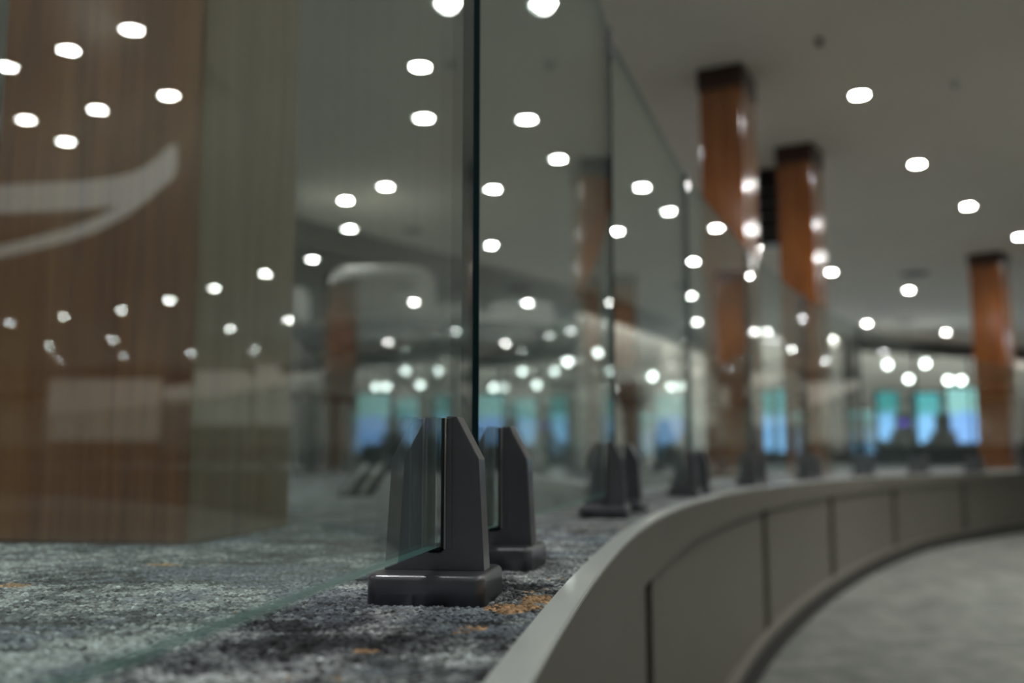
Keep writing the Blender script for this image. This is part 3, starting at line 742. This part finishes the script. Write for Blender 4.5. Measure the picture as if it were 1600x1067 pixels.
# pedestals
def ped(x, prof, dist, label, nm='pedestal_urn'):
    p = at_d(x, 720, dist); bm = bmesh.new(); lathe(bm, prof, 28); o = obj(nm, bm, M['dark_wood'], None, True, (p.x, dist, 0)); tag(o, label, 'urn')
ped(990, [(0.16, 0), (0.15, 0.05), (0.10, 0.12), (0.09, 0.42), (0.11, 0.52), (0.08, 0.55), (0.12, 0.62), (0.17, 0.74), (0.16, 0.84), (0.08, 0.87)], 9.5,
    'dark brown pedestal urn with a wide top, right of the second glass joint')
ped(1040, [(0.12, 0), (0.13, 0.06), (0.10, 0.2), (0.11, 0.34), (0.06, 0.44), (0.05, 0.52)], 9.8, 'small dark brown urn between the second and third glass joints')

# ------------------------------------------------------------------ carpet pile near the camera
def vnoise(x, y, scale, seed, octv=4, rough=0.6):
    rs = np.random.default_rng(seed); G = rs.random((256, 256)); out = np.zeros_like(x); amp = 1; tot = 0; sc_ = scale
    for o_ in range(octv):
        u = x * sc_ + 37.3 * o_ + 100; v = y * sc_ + 91.7 * o_ + 100
        i = np.floor(u).astype(int); j = np.floor(v).astype(int); fu = u - i; fv = v - j
        fu = fu * fu * (3 - 2 * fu); fv = fv * fv * (3 - 2 * fv); i %= 256; j %= 256; i1 = (i + 1) % 256; j1_ = (j + 1) % 256
        out += amp * ((G[i, j] * (1 - fu) + G[i1, j] * fu) * (1 - fv) + (G[i, j1_] * (1 - fu) + G[i1, j1_] * fu) * fv)
        tot += amp; amp *= rough; sc_ *= 2.1
    return out / tot
def pile():
    rng = np.random.default_rng(7)
    sp = 0.0040
    Y, X = np.meshgrid(np.arange(0.30, 1.95, sp * 0.87), np.arange(-1.05, 0.30, sp))
    X = X.T.copy(); Y = Y.T.copy(); X[1::2] += sp / 2; X = X.ravel(); Y = Y.ravel()
    X += rng.normal(0, sp * 0.2, X.size); Y += rng.normal(0, sp * 0.2, X.size)
    ex = np.interp(Y, CP[:, 1][CP[:, 1] > -1], CP[:, 0][CP[:, 1] > -1]) - 0.0275
    keep = (X < ex) & (X > -0.56 * Y - 0.05)
    # not under the near column
    a = math.radians(-8); dx, dy = X + 0.484, Y - 1.511; lx = dx * math.cos(a) + dy * math.sin(a); ly = -dx * math.sin(a) + dy * math.cos(a)
    keep &= ~((lx < 0.002) & (lx > -0.352) & (ly > -0.002) & (ly < 0.422))
    X, Y = X[keep], Y[keep]; n = X.size
    # colours of the yarn
    a1 = vnoise(X * 0.75, Y * 1.0, 9, 11, 4, 0.7); a2 = vnoise(X, Y, 60, 5, 3, 0.7); a3 = vnoise(X * 0.8, Y, 5, 21, 4, 0.7); a4 = vnoise(X, Y, 4, 33, 5, 0.7)
    v = a1 * 0.62 + a2 * 0.38 + rng.normal(0, 0.035, n)
    dark, mid, light, blue, tan = (np.array(c) for c in ((0.06, 0.065, 0.072), (0.24, 0.265, 0.28), (0.62, 0.67, 0.68), (0.26, 0.30, 0.36), (0.66, 0.43, 0.25)))
    def blob(px_, py_, rx, ry):
        c = at(px_, py_, 0); d = ((X - c.x) / rx) ** 2 + ((Y - c.y) / ry) ** 2
        return np.exp(-d)
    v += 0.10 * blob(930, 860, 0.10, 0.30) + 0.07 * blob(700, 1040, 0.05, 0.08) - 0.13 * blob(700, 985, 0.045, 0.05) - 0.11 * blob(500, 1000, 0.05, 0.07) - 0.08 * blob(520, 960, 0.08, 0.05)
    v += 0.10 * blob(150, 1010, 0.06, 0.02) + 0.12 * blob(330, 930, 0.08, 0.02) + 0.10 * blob(160, 920, 0.10, 0.02) + 0.05 * blob(830, 900, 0.03, 0.15)
    f = np.clip((v - 0.37) / 0.13, 0, 1)[:, None]; g = np.clip((v - 0.50) / 0.12, 0, 1)[:, None]
    col = dark * (1 - f) + mid * f; col = col * (1 - g) + light * g
    bl = (np.clip((a3 - 0.56) / 0.05, 0, 1) * 0.7)[:, None]; col = col * (1 - bl) + blue * bl
    tv = 0.30 * (a4 - 0.5) + 0.25 * (a2 - 0.5) + 0.055 * (a4 > 0.70)
    for (bx, by, rx, ry, k_) in ((800, 955, 0.028, 0.030, .36), (840, 940, 0.02, 0.03, .32), (745, 985, 0.02, 0.014, .28), (577, 1022, 0.012, 0.008, .3), (715, 993, 0.012, 0.010, .25),
                             (255, 885, 0.045, 0.02, .26), (330, 880, 0.03, 0.02, .24), (20, 918, 0.03, 0.02, .25), (400, 960, 0.02, 0.01, .2)):
        tv = tv + k_ * blob(bx, by, rx, ry)
    tm = np.clip((tv - 0.17) / 0.02, 0, 1)[:, None]; col = col * (1 - tm) + tan * rng.uniform(0.7, 1.15, (n, 1)) * tm
    col *= np.clip(rng.normal(1, 0.36, (n, 1)), 0.25, 2.0)
    # geometry: small loops
    k = 5; R0, R1 = 0.0025, 0.0021
    ang = np.arange(k) * 2 * PI / k
    rot = rng.uniform(0, 2 * PI, n); hz = rng.uniform(0.0016, 0.0034, n); lx = rng.normal(0, 0.0006, n); ly = rng.normal(0, 0.0006, n)
    V = np.zeros((n, 2 * k + 1, 3), np.float32)
    for q in range(k):
        ca, sa = np.cos(ang[q] + rot), np.sin(ang[q] + rot)
        V[:, q] = np.c_[X + R0 * ca, Y + R0 * sa, np.full(n, 0.0)]
        V[:, k + q] = np.c_[X + R1 * ca + lx * 0.5, Y + R1 * sa + ly * 0.5, hz * 0.72]
    V[:, 2 * k] = np.c_[X + lx, Y + ly, hz]
    quads = np.array([(q, (q + 1) % k, k + (q + 1) % k, k + q) for q in range(k)]); tris = np.array([(k + q, k + (q + 1) % k, 2 * k) for q in range(k)])
    base = (np.arange(n) * (2 * k + 1))[:, None, None]
    Q = (quads[None] + base).reshape(-1); T = (tris[None] + base).reshape(-1)
    nq, nt = n * k, n * k
    me = bpy.data.meshes.new('carpet_pile')
    me.vertices.add(n * (2 * k + 1)); me.vertices.foreach_set('co', V.reshape(-1))
    me.loops.add(nq * 4 + nt * 3); me.loops.foreach_set('vertex_index', np.r_[Q, T].astype(np.int32))
    me.polygons.add(nq + nt)
    me.polygons.foreach_set('loop_start', np.r_[np.arange(nq) * 4, nq * 4 + np.arange(nt) * 3].astype(np.int32))
    me.polygons.foreach_set('loop_total', np.r_[np.full(nq, 4), np.full(nt, 3)].astype(np.int32))
    me.polygons.foreach_set('use_smooth', np.ones(nq + nt, bool))
    at_ = me.color_attributes.new('yarn', 'FLOAT_COLOR', 'POINT')
    cc_ = np.ones((n, 2 * k + 1, 4), np.float32); cc_[:, :, :3] = col[:, None, :]
    at_.data.foreach_set('color', cc_.reshape(-1))
    me.update(); me.validate()
    m, N, L = new_mat('carpet_yarn'); b = N['Principled BSDF']; b.inputs['Roughness'].default_value = 0.9; b.inputs['Specular IOR Level'].default_value = 0.2
    ca = N.new('ShaderNodeVertexColor'); ca.layer_name = 'yarn'; L.new(ca.outputs[0], b.inputs['Base Color'])
    me.materials.append(m)
    o = bpy.data.objects.new('carpet_pile', me); C.objects.link(o)
    tag(o, 'looped grey, charcoal and tan carpet pile around the nearest clamps', 'carpet pile', None, 'stuff')
pile()
